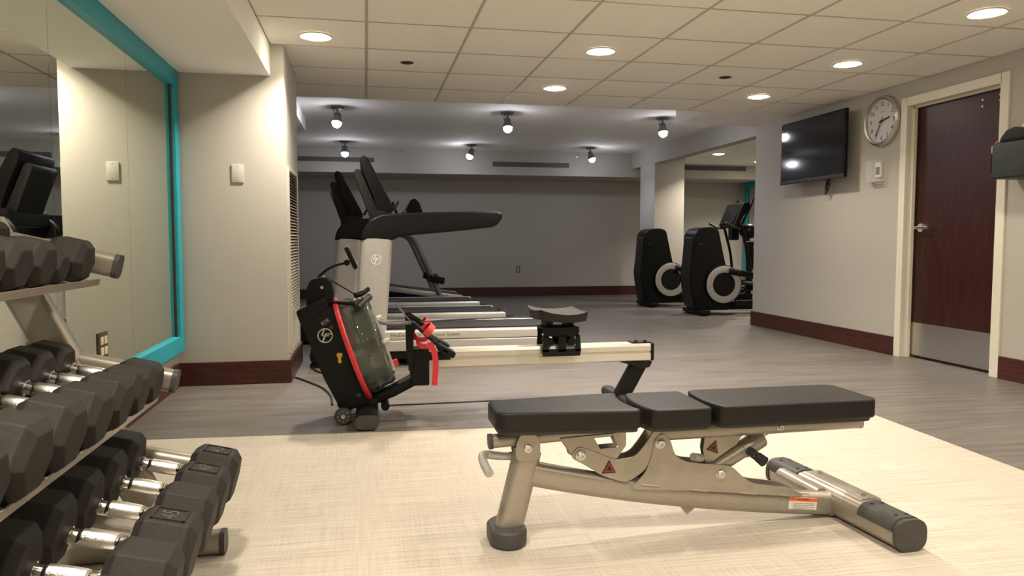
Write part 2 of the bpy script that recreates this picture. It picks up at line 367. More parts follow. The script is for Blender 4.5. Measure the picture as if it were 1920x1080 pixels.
for x, y, l in ((.30, 5.39, 'left'), (2.735, 5.39, 'right')):
    t = thing('sprinkler_cap', 'dark round sprinkler cover in a ceiling tile '+('near the left pier' if l == 'left' else 'nearer the door wall'), 'sprinkler', (x, y, ZC))
    B().lathe([(.045, 0), (.045, -.003), (.038, -.006), (.01, -.007)], n=20).build('cover', 'vent_dark', t)
    B().lathe([(.052, .0), (.052, -.0015), (.046, -.0015)], n=20, ring=True).build('rim', 'grid_steel', t)
def spot(x, y, label, aim):
    t = thing('ceiling_spot', label, 'spotlight', (x, y, ZH), 0, 'monopoint spotlights on the far ceiling')
    B().lathe([(.005, 0), (.075, 0), (.075, -.012), (.06, -.020), (.004, -.020)], n=24).build('canopy', 'grey_tube', t)
    B().cyl((0, 0, -.02), (0, 0, -.085), .011).build('stem', 'grey_tube', t)
    B().sweep(spline([(-.02, 0, -.02), (-.04, 0, -.05), (-.03, 0, -.09), (0, 0, -.10)], 4), circ(.004, 6)).build('cable', 'grey_tube', t)
    a = Vector(aim).normalized(); p = Vector((0, 0, -.09))
    B().lathe([(.018, -.03), (.034, -.02), (.040, .02), (.052, .055), (.055, .085), (.051, .085), (.047, .06), (.02, .05)], p, a, 24).build('head', 'grey_tube', t)
    q = p+a*.090
    B().ball(q, .049).build('bulb', 'bulb', t)
    s = light_obj('lamp', 'SPOT', SPOT_W*6, COOL, t, p+a*.13, spot_size=math.radians(130), spot_blend=1.0, shadow_soft_size=.03)
    s.rotation_euler = a.to_track_quat('-Z', 'Y').to_euler()
for x, l in ((-.28, 'nearest the left pier'), (1.545, 'in the middle'), (3.36, 'nearest the right opening')):
    spot(x, 8.135, 'bright ceiling spotlight in the front row, '+l, (-.1, -.3, -1) if x < 0 else (0, -.3, -1))
    spot(x, 10.93, 'bright ceiling spotlight in the row by the far soffit, '+l, {-.28: (0, -.3, -1), 1.545: (-.45, -.2, -1), 3.36: (.25, -.2, -1)}[x])

# vents, sprinklers and outlets on walls
def slot_vent(x0, x1, z0, z1, label):
    t = thing('slot_vent', label, 'vent', ((x0+x1)/2, 11.54, z0)); wd = x1-x0; ht = z1-z0
    B().span(-wd/2, wd/2, -.004, 0, 0, ht).build('backing', 'vent_grey', t, 0)
    B().span(-wd/2-.012, wd/2+.012, -.010, 0, -.010, 0).span(-wd/2-.012, wd/2+.012, -.010, 0, ht, ht+.010).span(-wd/2-.012, -wd/2, -.010, 0, 0, ht).span(wd/2, wd/2+.012, -.010, 0, 0, ht).build('vent_frame', 'vent_grey', t, 0)
    for k in range(3): B().box((0, -.006, ht*(k+.5)/3), (wd, .010, .003), (.5, 0, 0)).build('louvre', 'vent_grey', t, 0)
slot_vent(-1.0, .12, 2.135, 2.185, 'long slot air vent on the far soffit behind the treadmill consoles')
slot_vent(1.97, 3.18, 2.11, 2.165, 'long slot air vent on the far soffit between two spotlights')
slot_vent(5.10, 6.25, 2.115, 2.17, 'long slot air vent on the soffit in the side room')
for x, l in ((.565, 'left of the middle spotlight'), (3.335, 'beside the spotlight nearest the opening')):
    t = thing('sidewall_sprinkler', 'small sidewall sprinkler on the far soffit '+('above the treadmills' if x < 1 else 'beside the right-hand spotlight'), 'sprinkler', (x, 11.54, 2.29))
    B().lathe([(.03, 0), (.028, .006), (.01, .010)], (0, 0, 0), (0, -1, 0), 16).build('escutcheon', 'silver', t)
    B().cyl((0, -.008, 0), (0, -.045, 0), .009).build('nozzle', 'chrome', t)
t = thing('wall_outlet', 'small ivory electrical outlet low on the far grey wall', 'outlet', (2.53, YF, .40))
B().span(-.035, .035, -.006, 0, 0, .115, .003).build('plate', 'vent_grey', t)
for z in (.035, .08): B().box((0, -.007, z), (.03, .004, .028), None, .002).build('socket', 'ivory', t)
t = thing('wall_outlet', 'bronze four-socket outlet plate set into the mirror', 'outlet', (XL+.022, 3.63, .405))
B().span(0, .007, -.058, .058, 0, .12, .003).build('plate', 'bronze_plate', t)
for y in (-.024, .024):
    for z in (.036, .084): B().box((.008, y, z), (.005, .034, .036), None, .003).build('socket', 'ivory', t)
t = thing('blank_plate', 'beige blank switch plate on the left pier', 'wall plate', (-.807, 5.07, 1.313))
B().span(-.037, .037, -.007, 0, 0, .118, .003).build('plate', 'plate', t)
for z in (.012, .106): B().cyl((0, -.0075, z), (0, -.006, z), .003, n=8).build('screw', 'vent_grey', t)
# big louvre grille on the pier side
t = thing('air_grille', 'tall louvred air return grille on the side of the left pier', 'grille', (-.51, 5.425, .20))
B().span(0, .003, -.30, .30, 0, 1.22).build('backing', 'vent_dark', t, 0)
B().span(0, .018, -.31, -.285, -.01, 1.23).span(0, .018, .285, .31, -.01, 1.23).span(0, .018, -.285, .285, -.01, .015).span(0, .018, -.285, .285, 1.205, 1.23).build('grille_frame', 'vent_slat', t, 0)
sl = None
for k in range(58):
    if sl is None:
        o = B().box((0, 0, 0), (.018, .57, .0022), (0, .6, 0)).build('slat', 'vent_slat', t, 0); sl = o.data
    else:
        o = bpy.data.objects.new('slat', sl); COL.objects.link(o); o.parent = t
    o.location = (.010, 0, .025+k*.0204)

# ------------------------------------------------------------------ things on the right wall
t = thing('television', 'black flat-screen television mounted on the grey wall beside the clock', 'television', (4.115, 6.37, 1.50))
Y0 = .51
B().span(0, .03, -Y0, Y0, 0, .60, .004).build('cabinet', 'black_plastic', t)
B().span(-.003, 0, -Y0+.016, Y0-.016, .035, .586).build('screen', 'screen', t, 0)
B().span(-.006, .0, -Y0, Y0, 0, .034, .002).build('lower_bezel', 'dark_grey', t)
B().span(.03, .075, -.28, .28, .12, .46, .012).build('back_cover', 'black_plastic', t)
B().span(.075, .133, -.10, .10, .18, .42).build('wall_bracket', 'black_plastic', t)
text_obj('maker_mark', 'LG', .018, 'print_grey', t, frame_mx((-.0065, 0, .017), (0, -1, 0), (0, 0, 1)), .0003)
b = B()
for k in range(3): b.sweep(spline([(.09, -.17+.012*k, .02), (.085, -.18+.03*k, -.05), (.08, -.15+.012*k, -.105-.012*k), (.085, -.13-.02*k, -.06), (.09, -.14+.012*k, .02)], 5), circ(.004, 6))
b.build('cable_loop', 'black_plastic', t)

t = thing('wall_clock', 'round silver-rimmed wall clock above the thermostat', 'clock', (4.25, 5.545, 1.937))
MXc = frame_mx((0, 0, 0), (0, -1, 0), (0, 0, 1))    # local z looks toward -x
B().lathe([(.17, 0), (.205, .002), (.210, .015), (.205, .035), (.19, .046), (.178, .040), (.176, .02)], (0, 0, 0), (-1, 0, 0), 48, True).build('rim', 'stainless', t)
B().cyl((-.012, 0, 0), (-.018, 0, 0), .178, n=48).build('dial', 'dial', t)
for n_ in range(1, 13):
    a = PI/2-n_*PI/6
    text_obj('numeral', str(n_), .052, 'ink', t, MXc @ Matrix.Translation((.140*math.cos(a), .140*math.sin(a), .0185)), .0004)
def hand(a, L, wd, nm, h_):
    d = Vector((0, -math.sin(a), math.cos(a))); s = d.cross(Vector((1, 0, 0)))
    B().sweep([Vector((h_, 0, 0))-d*.035, Vector((h_, 0, 0))+d*L], [(-wd, -.0006), (wd, -.0006), (wd, .0006), (-wd, .0006)], (-1, 0, 0)).build(nm, 'ink', t, 0)
hand(2*PI*(2.58/12), .098, .006, 'hour_hand', -.024); hand(2*PI*(35/60), .135, .004, 'minute_hand', -.027)
B().cyl((-.018, 0, 0), (-.030, 0, 0), .008, n=12).build('pivot', 'ink', t)
B().span(-.0186, -.018, -.028, .028, .073, .077).build('dial_print', 'print_grey', t, 0)

t = thing('thermostat', 'white thermostat in a clear guard box under the clock', 'thermostat', (4.25, 5.585, 1.41))
B().span(-.022, 0, -.05, .03, .065, .19, .008).build('thermostat_body', 'white', t)
B().span(-.0235, -.022, -.035, .015, .085, .15, 0).build('display', 'grey_plastic', t, 0)
g = B().span(-.058, -.056, -.09, .09, .03, .205).span(-.056, 0, -.09, -.088, .03, .205).span(-.056, 0, .088, .09, .03, .205).span(-.056, 0, -.09, .09, .203, .205).span(-.056, 0, -.09, .09, .03, .032).build('clear_guard', 'clear', t, 0)
b = B()
for z in (.0, .018): b.span(-.030, -.028, -.065, .065, z, z+.003).span(-.03, 0, -.065, -.062, z, z+.003).span(-.03, 0, .062, .065, z, z+.003)
b.span(-.030, -.028, -.001, .002, 0, .02).build('wire_rack', 'grey_plastic', t, 0)

t = thing('wipe_dispenser', 'dark wall-mounted wipes dispenser with a pink label beside the door frame', 'dispenser', (XR, 4.08, 1.345))
B().span(-.20, 0, -.17, .155, 0, .235, .02, 3).build('bin', 'mint_dark', t)
B().prism('x', [(-.14, .235), (.115, .235), (.10, .27), (.06, .31), (0, .325), (-.06, .31), (-.12, .27)], -.185, -.02, .012).build('lid', 'black_plastic', t)
B().box((-.155, .1575, .10), (.085, .006, .12), None, .002).build('side_panel', 'navy', t)
B().prism('y', [(-.19, .175), (-.12, .175), (-.12, .235), (-.15, .255), (-.19, .215)], .155, .163).build('pink_label', 'pink', t, 0)
B().cyl((-.10, 0, .32), (-.10, 0, .345), .02).build('knob', 'print_white', t)
for k in range(3): B().cyl((-.185+.012*k, .157, .155), (-.185+.012*k, .164, .155), .004, n=8).build('rivet', 'chrome', t)

# ------------------------------------------------------------------ adjustable bench
BY = 2.225
t = thing('weight_bench', 'adjustable bench with three black vinyl pads on a champagne steel frame', 'bench', (0, BY, .004))
def pad(name, plan, z0, z1, slope=0):
    b = B(); b.prism('z', plan, z0+.012, z1, .016, 4); o = b.build(name, 'vinyl', t, 40)
    s_ = B(); c = Vector((sum(p[0] for p in plan)/len(plan), 0)); 
    s_.prism('z', [(c.x+(x-c.x)*.965, y*.92) for x, y in plan], z0, z0+.03, .005, 2); s_.build('pad_shell', 'pad_shell', o, 40)
    pp = [Vector((c.x+(x-c.x)*.985, y*.97, z1-.0085)) for x, y in plan]; pp.append(pp[0])
    B().sweep(pp, circ(.0022, 6)).build('piping', 'black_plastic', o)
    return o
def plan_round(pts, r=.03, n=4):
    out = []; N_ = len(pts)
    for i in range(N_):
        p = Vector(pts[i]); a = (Vector(pts[i-1])-p); c = (Vector(pts[(i+1) % N_])-p); k = min(r, a.length*.45, c.length*.45)
        p0 = p+a.normalized()*k; p1 = p+c.normalized()*k
        for j in range(n+1):
            u = j/n; out.append(tuple(p0*(1-u)**2+p*2*u*(1-u)+p1*u*u))
    return out
pad('seat_pad', plan_round([(.372, -.075), (.40, -.098), (.80, -.132), (.815, -.12), (.800, -.06), (.795, 0), (.800, .06), (.815, .12), (.80, .132), (.40, .098), (.372, .075)], .03), .355, .427)
pad('hip_pad', plan_round([(.850, -.132), (1.035, -.132), (1.045, -.12), (1.045, .12), (1.035, .132), (.850, .132), (.832, .07), (.828, 0), (.832, -.07)], .025), .352, .424)
pad('back_pad', plan_round([(1.075, -.132), (1.60, -.132), (1.625, -.11), (1.625, .11), (1.60, .132), (1.075, .132), (1.060, .07), (1.055, 0), (1.060, -.07)], .025), .352, .426)
# frame
B().sweep([(.487, 0, .285), (.425, 0, .035)], rr(.066, .088, .028), (1, 0, .2)).build('front_leg', 'champagne', t)
B().prism('z', plan_round([(.362, -.05), (.40, -.085), (.44, -.085), (.478, -.05), (.478, .05), (.44, .085), (.40, .085), (.362, .05)], .03), .0, .055, .014, 3).build('front_foot', 'grey_plastic', t)
B().sweep(spline([(.455, 0, .222), (.60, 0, .186), (.82, 0, .140), (1.06, 0, .100), (1.32, 0, .066), (1.56, 0, .043)], 5), rr(.058, .076, .020), (0, 0, 1)).build('main_beam', 'champagne', t)
for s in (-1, 1): B().prism('y', plan_round([(.455, .345), (.505, .345), (.520, .31), (.515, .262), (.445, .262), (.440, .30)], .015, 3), s*.037-.003, s*.037+.003).build('seat_pivot_bracket', 'champagne', t, 0)
b = B()
gp = plan_round([(.81, .150), (.86, .195), (.885, .255), (.892, .305), (.915, .325), (.945, .305), (.962, .25), (1.0, .226), (1.16, .205), (1.20, .165), (1.24, .140), (1.37, .118), (1.42, .092), (1.40, .086), (1.06, .128)], .02, 3)
b.prism('y', gp, -.036, -.030); o = b.build('gusset_plate', 'champagne', t, 0)
B().prism('y', gp, .030, .036).build('gusset_plate', 'champagne', t, 0)
for k, (x, z) in enumerate(((.88, .158), (1.05, .131), (1.22, .110), (1.36, .094))): B().sweep([(x-.03, -.034, z+.004), (x, -.036, z), (x+.03, -.034, z-.005)], circ(.004, 6)).build('weld_bead', 'champagne', t)
B().sweep([(.372, 0, .318), (.80, 0, .338)], rr(.045, .040, .014), (0, 0, 1)).build('seat_rail', 'champagne', t)
B().sweep([(.363, 0, .3175), (.375, 0, .318)], rr(.050, .045, .016), (0, 0, 1)).build('rail_cap', 'grey_plastic', t)
B().sweep([(.885, 0, .318), (1.640, 0, .325)], rr(.052, .050, .016), (0, 0, 1)).build('back_rail', 'champagne', t)
B().sweep([(1.636, 0, .325), (1.646, 0, .325)], rr(.054, .052, .016), (0, 0, 1)).build('rail_cap', 'champagne', t)
# seat linkage plates with the diamond window
wz = [(.585, .328), (.79, .338), (.80, .290), (.77, .250), (.70, .238), (.63, .258), (.612, .285)]
for s in (-.026, .026):
    b = B(); b.prism('y', [(.585, .322), (.69, .327), (.715, .282), (.70, .245), (.63, .258), (.612, .285)], s-.002, s+.002)
    b.prism('y', [(.755, .330), (.80, .335), (.80, .290), (.77, .250), (.775, .285)], s-.002, s+.002)
    b.prism('y', [(.715, .282), (.775, .285), (.77, .250), (.70, .238)], s-.002, s+.002)
    b.prism('y', [(.69, .327), (.755, .330), (.752, .322), (.694, .320)], s-.002, s+.002)
    b.build('seat_support_plate', 'champagne', t, 0)
lk = plan_round([(.615, .262), (.64, .295), (.675, .285), (.76, .246), (.83, .252), (.87, .300), (.895, .34), (.915, .33), (.90, .27), (.86, .205), (.80, .170), (.72, .198), (.66, .238)], .02, 3)
for s in (-.030, .030): B().prism('y', lk, s-.003, s+.003).build('link_arm', 'champagne', t, 0)
def bolt(x, z, r=.014, y=-.038):
    o = B().lathe([(r*1.25, 0), (r*1.25, .004), (r, .005), (r, .010), (r*.8, .012), (r*.45, .012), (r*.42, .007)], (x, y+.004, z), (0, -1, 0), 16).build('bolt', 'stainless', t); return o
bolt(.480, .300); bolt(.912, .292); bolt(1.122, .180); bolt(.650, .268); bolt(1.335, .322, .009, -.028)
b = B(); b.cyl((1.075, 0, .170), (1.285, 0, .285), .027, n=20); b.build('adjust_tube', 'champagne', t)
B().cyl((1.215, 0, .246), (1.28, 0, .282), .031, n=20).build('adjust_sleeve', 'champagne', t)
B().cyl((1.27, 0, .285), (1.34, 0, .325), .011, n=12).build('inner_rod', 'chrome', t)
b = B(); b.cyl((1.225, -.02, .250), (1.234, -.052, .240), .015); b.build('pin_housing', 'grey_plastic', t)
b = B(); b.cyl((1.234, -.052, .240), (1.237, -.060, .238), .011); b.build('pin_collar', 'chrome', t)
b = B(); b.cyl((1.237, -.060, .238), (1.246, -.085, .228), .016, .018); b.build('pin_knob', 'dark_grey', t)
for s in (-.012, .012): B().prism('y', [(1.075, .298), (1.21, .302), (1.18, .265), (1.12, .228), (1.08, .200), (1.07, .262)], s-.002, s+.002).build('ladder_bracket', 'champagne', t, 0)
B().cyl((1.02, -.045, .246), (1.06, -.02, .232), .013).build('stop_peg', 'silver', t)
B().sweep(spline([(.455, .02, .262), (.40, .01, .268), (.352, -.01, .280), (.340, -.03, .277), (.342, -.06, .262), (.350, -.10, .248)], 4), circ(.0135, 12)).build('carry_handle', 'silver', t)
def tri_label(x, z, sz, y, rot=0):
    pts = [(0, sz*.62), (-sz*.55, -sz*.38), (sz*.55, -sz*.38)]
    mx = Matrix.Translation((x, 0, z)) @ Matrix.Rotation(rot, 4, 'Y')
    o = B().prism('y', pts, y-.0008, y).build('warning_triangle', 'ink', t, 0, mx)
    B().prism('y', [(a*.8, c*.8) for a, c in pts], y-.0014, y-.0008).build('triangle_face', 'warn_red', o, 0, mx)
    B().prism('y', [(-.25*sz, -.12*sz), (.2*sz, -.2*sz), (.1*sz, .05*sz), (.0, .2*sz), (-.05*sz, .02*sz)], y-.0019, y-.0014).build('pinch_symbol', 'ink', o, 0, mx)
tri_label(.742, .222, .042, -.0335); tri_label(1.105, .264, .040, -.0145, .35)
lb = B().prism('y', [(1.372, .086), (1.475, .074), (1.472, .034), (1.369, .046)], -.0318, -.0288).build('caution_label', 'print_white', t, 0)
B().prism('y', [(1.372, .086), (1.475, .074), (1.474, .062), (1.371, .074)], -.0324, -.0318).build('orange_band', 'orange', lb, 0)
text_obj('caution_word', 'WARNING', .009, 'ink', lb, frame_mx((1.423, -.0326, .0735), (1, 0, -.116), (.116, 0, 1)), .0002)
b = B()
for k in range(4): b.prism('y', [(1.385, .066-.006*k), (1.462, .057-.006*k), (1.462, .0555-.006*k), (1.385, .0645-.006*k)], -.0323, -.0318)
b.build('fine_print', 'print_grey', lb, 0)
# rear stabiliser
S0, S1 = Vector((1.600, -.305, .050)), Vector((1.560, .335, .050))
B().sweep([S0, S1], rr(.105, .094, .036, 4), (0, 0, 1)).build('stabiliser', 'champagne', t)
for p, q in ((S0, (S0-S1).normalized()), (S1, (S1-S0).normalized())):
    B().sweep([p-q*.002, p+q*.014], rr(.112, .098, .038, 4), (0, 0, 1)).build('end_cap', 'grey_plastic', t)
    g = B(); sec = [(x, z) for x, z in rr(.113, .102, .040, 5) if z > -.005]; inn = [(x*.955, z*.955) for x, z in sec][::-1]
    # half shell on top of the tube
    g.sweep([p-q*.005, p-q*.155], sec+inn, (0, 0, 1)); gg = g.build('grip_cover', 'grey_plastic', t)
    for dx in (-.018, .018):
        for k in (.03, .13): B().cyl(p-q*k+Vector((dx, 0, .047)), p-q*k+Vector((dx, 0, .0525)), .006, n=8).build('screw', 'ink', gg)
B().sweep([(1.53, 0, .042), (1.575, 0, .042)], rr(.07, .076, .022), (0, 0, 1)).build('beam_collar', 'champagne', t)
B().sweep([(1.602, -.13, .075), (1.585, .17, .075)], rr(.085, .052, .016), (0, 0, 1)).build('cross_plate', 'champagne', t)
B().sweep([(1.520, .015, .060), (1.515, .25, .060)], circ(.031, 14), (0, 0, 1)).build('side_strut', 'champagne', t)
for y in (-.10, .14): B().cyl((1.598, y, .10), (1.598, y, .108), .008, n=8).build('plate_bolt', 'stainless', t)
B().prism('y', [(.99, .078), (1.05, .070), (1.018, .045)], -.012, .012).build('cable_guide', 'champagne', t)

# ------------------------------------------------------------------ water rower
RY = 4.0
t = thing('rowing_machine', 'black water rower with red trim and long aluminium rail', 'rowing machine', (0, RY, 0))
ang = math.radians(19)        # lean of the tank slab
def slab(u, v, yy=0):         # u across the slab (to the right), v up along it from its foot
    return Vector((-.055+u*math.cos(ang)-v*math.sin(ang), yy, .075+u*math.sin(ang)+v*math.cos(ang)))
def slabmx(): 
    m = Matrix.Rotation(-ang, 4, 'Y'); m.translation = (-.055, 0, .075); return m
SM = slabmx()
body = B().prism('y', plan_round([(-.080, .0), (.06, .0), (.06, .545), (-.115, .50), (-.105, .20)], .02), -.115, .115, .006, 2).build('housing', 'satin_black', t, 35, SM)
B().prism('y', plan_round([(-.118, .49), (.045, .545), (.045, .60), (-.118, .575)], .012), -.118, .118, .005, 2).build('collar', 'black_plastic', body, 35, SM)
B().prism('y', plan_round([(-.305, .555), (-.302, .70), (-.280, .742), (-.21, .757), (-.178, .725), (-.166, .665), (-.178, .60)], .02), -.085, .085, .008, 2).build('pulley_cover', 'black_plastic', body, 35)
B().cyl((-.225, -.086, .70), (-.225, -.092, .70), .008, n=10).build('cover_screw', 'silver', body)
lf_logo('round_emblem', body, (-.211, -.1155, .455), .038, 'print_white')
B().sweep([slab(-.02, .47, -.116), slab(.02, .482, -.116)], rr(.002, .02, .0008, 1), (0, 0, 1)).build('badge', 'print_grey', body)
B().prism('y', plan_round([(-.150, .365), (-.125, .362), (-.128, .345), (-.135, .335), (-.128, .315), (-.140, .308), (-.150, .318), (-.147, .338), (-.158, .352)], .006, 2), -.1165, -.115).build('yellow_clip', 'yellow', body, 0)
for u, v in ((.0, .47), (.03, .06), (.02, .44)): B().cyl(slab(u, v, -.116), slab(u, v, -.121), .011, n=12).build('housing_bolt', 'grey_plastic', body)
# red rim, tank
axd = (math.cos(ang), 0, math.sin(ang)); tc = slab(.062, .285)
B().lathe([(.262, 0), (.282, .002), (.286, .010), (.286, .020), (.280, .026), (.262, .026)], tc, axd, 48, True).build('red_rim', 'red', t)
tank = B().lathe([(.255, .022), (.262, .03), (.262, .085), (.250, .10), (.245, .125), (.245, .150), (.232, .172), (.20, .180), (.02, .182), (.02, .176), (.20, .174), (.226, .166), (.239, .150), (.239, .125), (.244, .098), (.256, .083), (.256, .03), (.25, .026)], tc, axd, 56, True).build('water_tank', 'tank', t)
wt = B().lathe([(.005, .03), (.248, .032), (.252, .04), (.252, .08), (.238, .1), (.232, .125), (.232, .15), (.222, .162), (.19, .168), (.005, .168)], tc, axd, 48)
bmesh.ops.bisect_plane(wt.bm, geom=wt.bm.verts[:]+wt.bm.edges[:]+wt.bm.faces[:], plane_co=(0, 0, .36), plane_no=(0, 0, 1), clear_outer=True)
bmesh.ops.holes_fill(wt.bm, edges=wt.bm.edges[:])
wt.build('water', 'water', tank)
b = B()
for k in range(6):
    a = k*PI/3+.3
    m_ = Matrix.Translation(tc+Vector(axd)*.10) @ Vector(axd).to_track_quat('Z', 'Y').to_matrix().to_4x4() @ Matrix.Rotation(a, 4, 'Z')
    b2 = B().box((.10, 0, 0), (.19, .006, .07)); b2.bm.transform(m_); me = bpy.data.meshes.new('x'); b2.bm.to_mesh(me); b.bm.from_mesh(me); b2.bm.free()
b.build('paddle', 'dark_grey', tank)
for k, (u, v, y) in enumerate(((.205, .40, -.10), (.205, .28, -.14), (.205, .22, -.13))):
    if k < 2: B().cyl(slab(.235, v, y), slab(.275, v, y), .014, n=12).build('tank_knob', 'white', tank)
B().sweep([slab(.243, .46, -.14), slab(.243, .12, -.14)], rr(.008, .02, .003), (1, 0, 0)).build('tank_brace', 'silver', tank)
B().box(slab(.262, .155, -.13), (.032, .02, .034), (0, -ang, 0), .005).build('fill_tab', 'red', tank)
# monitor
arm = B().sweep(spline([(-.275, -.02, .715), (-.22, -.02, .775), (-.16, -.02, .81), (-.085, -.02, .828)], 5), rr(.022, .014, .005), (0, 0, 1)).build('monitor_arm', 'black_plastic', t)
B().box((-.078, -.02, .85), (.022, .15, .125), (0, -.42, 0), .008).build('monitor', 'black_plastic', t)
B().box((-.066, -.02, .855), (.002, .125, .095), (0, -.42, 0)).build('monitor_screen', 'screen', t, 0)
B().cyl((-.10, -.045, .825), (-.10, .005, .825), .016).build('monitor_hinge', 'black_plastic', t)
# handle on its rest, cord
B().sweep(spline([(-.20, -.09, .625), (-.12, -.11, .622), (-.06, -.12, .615)], 4), circ(.012, 10)).build('handle_hook', 'black_plastic', t)
B().sweep(spline([(-.05, -.17, .600), (-.02, -.10, .622), (.012, .0, .640), (.0, .10, .622), (-.01, .17, .602)], 5), circ(.019, 12), scales=None).build('handle', 'dark_grey', t)
B().sweep(spline([(-.06, -.06, .655), (-.02, -.03, .665), (.008, 0, .685)], 4), circ(.014, 10)).build('handle_yoke', 'black_plastic', t)
B().sweep([(-.20, 0, .742), (-.05, -.02, .652)], circ(.004, 6)).build('pull_strap', 'ink', t)
B().sweep(spline([(-.02, -.12, .60), (.03, -.12, .545), (.08, -.12, .515), (.15, -.11, .508), (.24, -.10, .512)], 5), circ(.0105, 10)).build('rest_tube', 'grey_tube', t)
B().sweep(spline([(.24, -.10, .512), (.5, -.03, .516), (.93, 0, .518)], 4), circ(.004, 6)).build('seat_cord', 'ink', t)
# front frame
B().sweep([(.0, 0, .085), (.13, 0, .135), (.29, 0, .215)], rr(.09, .058, .016), (0, 0, 1)).build('lower_beam', 'satin_black', t)
B().span(.225, .325, -.055, .055, .165, .365, .008).build('frame_post', 'satin_black', t)
B().cyl((.09, -.075, .065), (.09, .075, .065), .022).build('cord_pulley', 'black_plastic', t)
B().cyl((.09, 0, .075), (.09, 0, .11), .012).build('pulley_stem', 'black_plastic', t)
B().sweep(spline([(.11, -.02, .058), (.5, -.02, .060), (1.40, -.02, .064)], 4), circ(.0045, 6)).build('bungee_cord', 'ink', t)
st = B().sweep([(-.005, -.31, .043), (-.005, .31, .043)], rr(.115, .082, .036, 4), (0, 0, 1)).build('front_stabiliser', 'satin_black', t)
for s in (-1, 1): B().sweep([(-.005, s*.31, .043), (-.005, s*.322, .043)], rr(.118, .070, .033, 4), (0, 0, 1)).build('stabiliser_cap', 'grey_plastic', st)
B().span(-.06, .05, -.09, .09, .075, .115, .008).build('stabiliser_bracket', 'satin_black', t)
for s in (-1, 1):
    wh = B().lathe([(.030, -.016), (.040, -.014), (.044, -.006), (.044, .006), (.040, .014), (.030, .016)], (-.125, s*.165, .046), (0, 1, 0), 24).build('wheel', 'grey_plastic', t)
    B().lathe([(.004, -.018), (.010, -.020), (.012, -.014)], (-.125, s*.165, .046), (0, s*-1, 0), 12).build('hub', 'silver', wh)
    for k in range(8):
        a = k*PI/4; B().cyl((-.125+.012*math.cos(a), s*.1635+s*.012, .046+.012*math.sin(a)), (-.125+.029*math.cos(a), s*.1635+s*.016, .046+.029*math.sin(a)), .003, n=6).build('spoke', 'ivory', wh)
B().cyl((-.125, -.165, .046), (-.125, .165, .046), .010).build('wheel_axle', 'satin_black', t)
# foot rests
for s in (-1, 1):
    fp = B().box((.325, s*.135, .430), (.26, .105, .018), (0, math.radians(43), 0), .006).build('footplate', 'satin_black', t)
    B().box((.405, s*.135, .365), (.10, .11, .035), (0, math.radians(30), 0), .012).build('heel_cup', 'black_plastic', fp)
    for k in range(4): B().box((.300+.028*k, s*.135, .463-.027*k), (.010, .09, .012), (0, math.radians(43), 0)).build('tread_rib', 'dark_grey', fp)
    c0 = Vector((.300, s*.135, .462)); nn = Vector((math.sin(math.radians(43)), 0, math.cos(math.radians(43)))); xx = (math.cos(math.radians(43)), 0, -math.sin(math.radians(43)))
    pth = spline([c0+Vector((0, -.058, 0))-nn*.01, c0+Vector((0, -.060, 0))+nn*.025, c0+Vector((0, -.03, 0))+nn*.052, c0+Vector((0, .03, 0))+nn*.052, c0+Vector((0, .060, 0))+nn*.025, c0+Vector((0, .058, 0))-nn*.01], 4)
    B().sweep(pth, [(-.0015, -.017), (.0015, -.017), (.0015, .017), (-.0015, .017)], xx).build('red_strap', 'red', fp)
    pth = spline([Vector((.252, s*.135-.03, .44)), Vector((.262, s*.135-.045, .405)), Vector((.30, s*.135-.055, .395)), Vector((.335, s*.135-.058, .41))], 4)
    B().sweep(pth, [(-.0015, -.013), (.0015, -.013), (.0015, .013), (-.0015, .013)], (0, 0, 1)).build('red_strap', 'red', fp)
    if s < 0:
        B().sweep(spline([(.300, -.20, .41), (.335, -.205, .375), (.345, -.205, .30), (.337, -.205, .195)], 5), [(-.015, -.0015), (.015, -.0015), (.015, .0015), (-.015, .0015)], (0, 1, 0)).build('strap_tail', 'red', fp)
    B().sweep([(.15, s*.10, .605), (.235, s*.125, .505)], circ(.003, 6)).build('adjuster_rod', 'grey_tube', fp)
B().prism('y', [(.205, .545), (.225, .550), (.30, .50), (.255, .48), (.24, .46), (.235, .27), (.212, .255)], -.10, -.092).build('side_plate', 'satin_black', t, 0)
B().prism('y', [(.205, .545), (.225, .550), (.30, .50), (.255, .48), (.24, .46), (.235, .27), (.212, .255)], .092, .10).build('side_plate', 'satin_black', t, 0)
B().cyl((.245, -.19, .50), (.245, .19, .50), .012).build('foot_axle', 'satin_black', t)
B().cyl((.395, -.19, .365), (.395, .19, .365), .012).build('foot_axle', 'satin_black', t)
B().span(.215, .44, -.05, .05, .30, .345, .004).build('foot_bracket', 'satin_black', t)
# rail with grooves, seat, rear leg
sec = [(-.042, -.05), (.042, -.05), (.045, -.045), (.045, -.008), (.036, -.004), (.036, .004), (.045, .008), (.045, .034), (.038, .05), (-.038, .05), (-.045, .034), (-.045, .008), (-.036, .004), (-.036, -.004), (-.045, -.008), (-.045, -.045)]
B().sweep([(.225, 0, .307), (1.585, 0, .310)], sec, (0, 0, 1)).build('rail', 'alu', t, 20)
B().sweep([(1.582, 0, .310), (1.600, 0, .310)], rr(.094, .104, .012), (0, 0, 1)).build('rail_end_cap', 'black_plastic', t)
tp = B().span(1.47, 1.585, -.04, .04, .360, .366, .002).build('end_stop', 'black_plastic', t)
for x in (1.50, 1.555): B().cyl((x, -.02, .366), (x, -.02, .376), .010, n=10).build('stop_screw', 'dark_grey', tp)
B().prism('y', plan_round([(1.40, .256), (1.59, .256), (1.575, .225), (1.53, .215), (1.44, .246)], .006, 2), -.05, .05).build('leg_mount', 'satin_black', t, 0)
B().sweep([(1.53, 0, .245), (1.42, 0, .05)], rr(.07, .085, .012), (1, 0, 0)).build('rear_leg', 'satin_black', t)
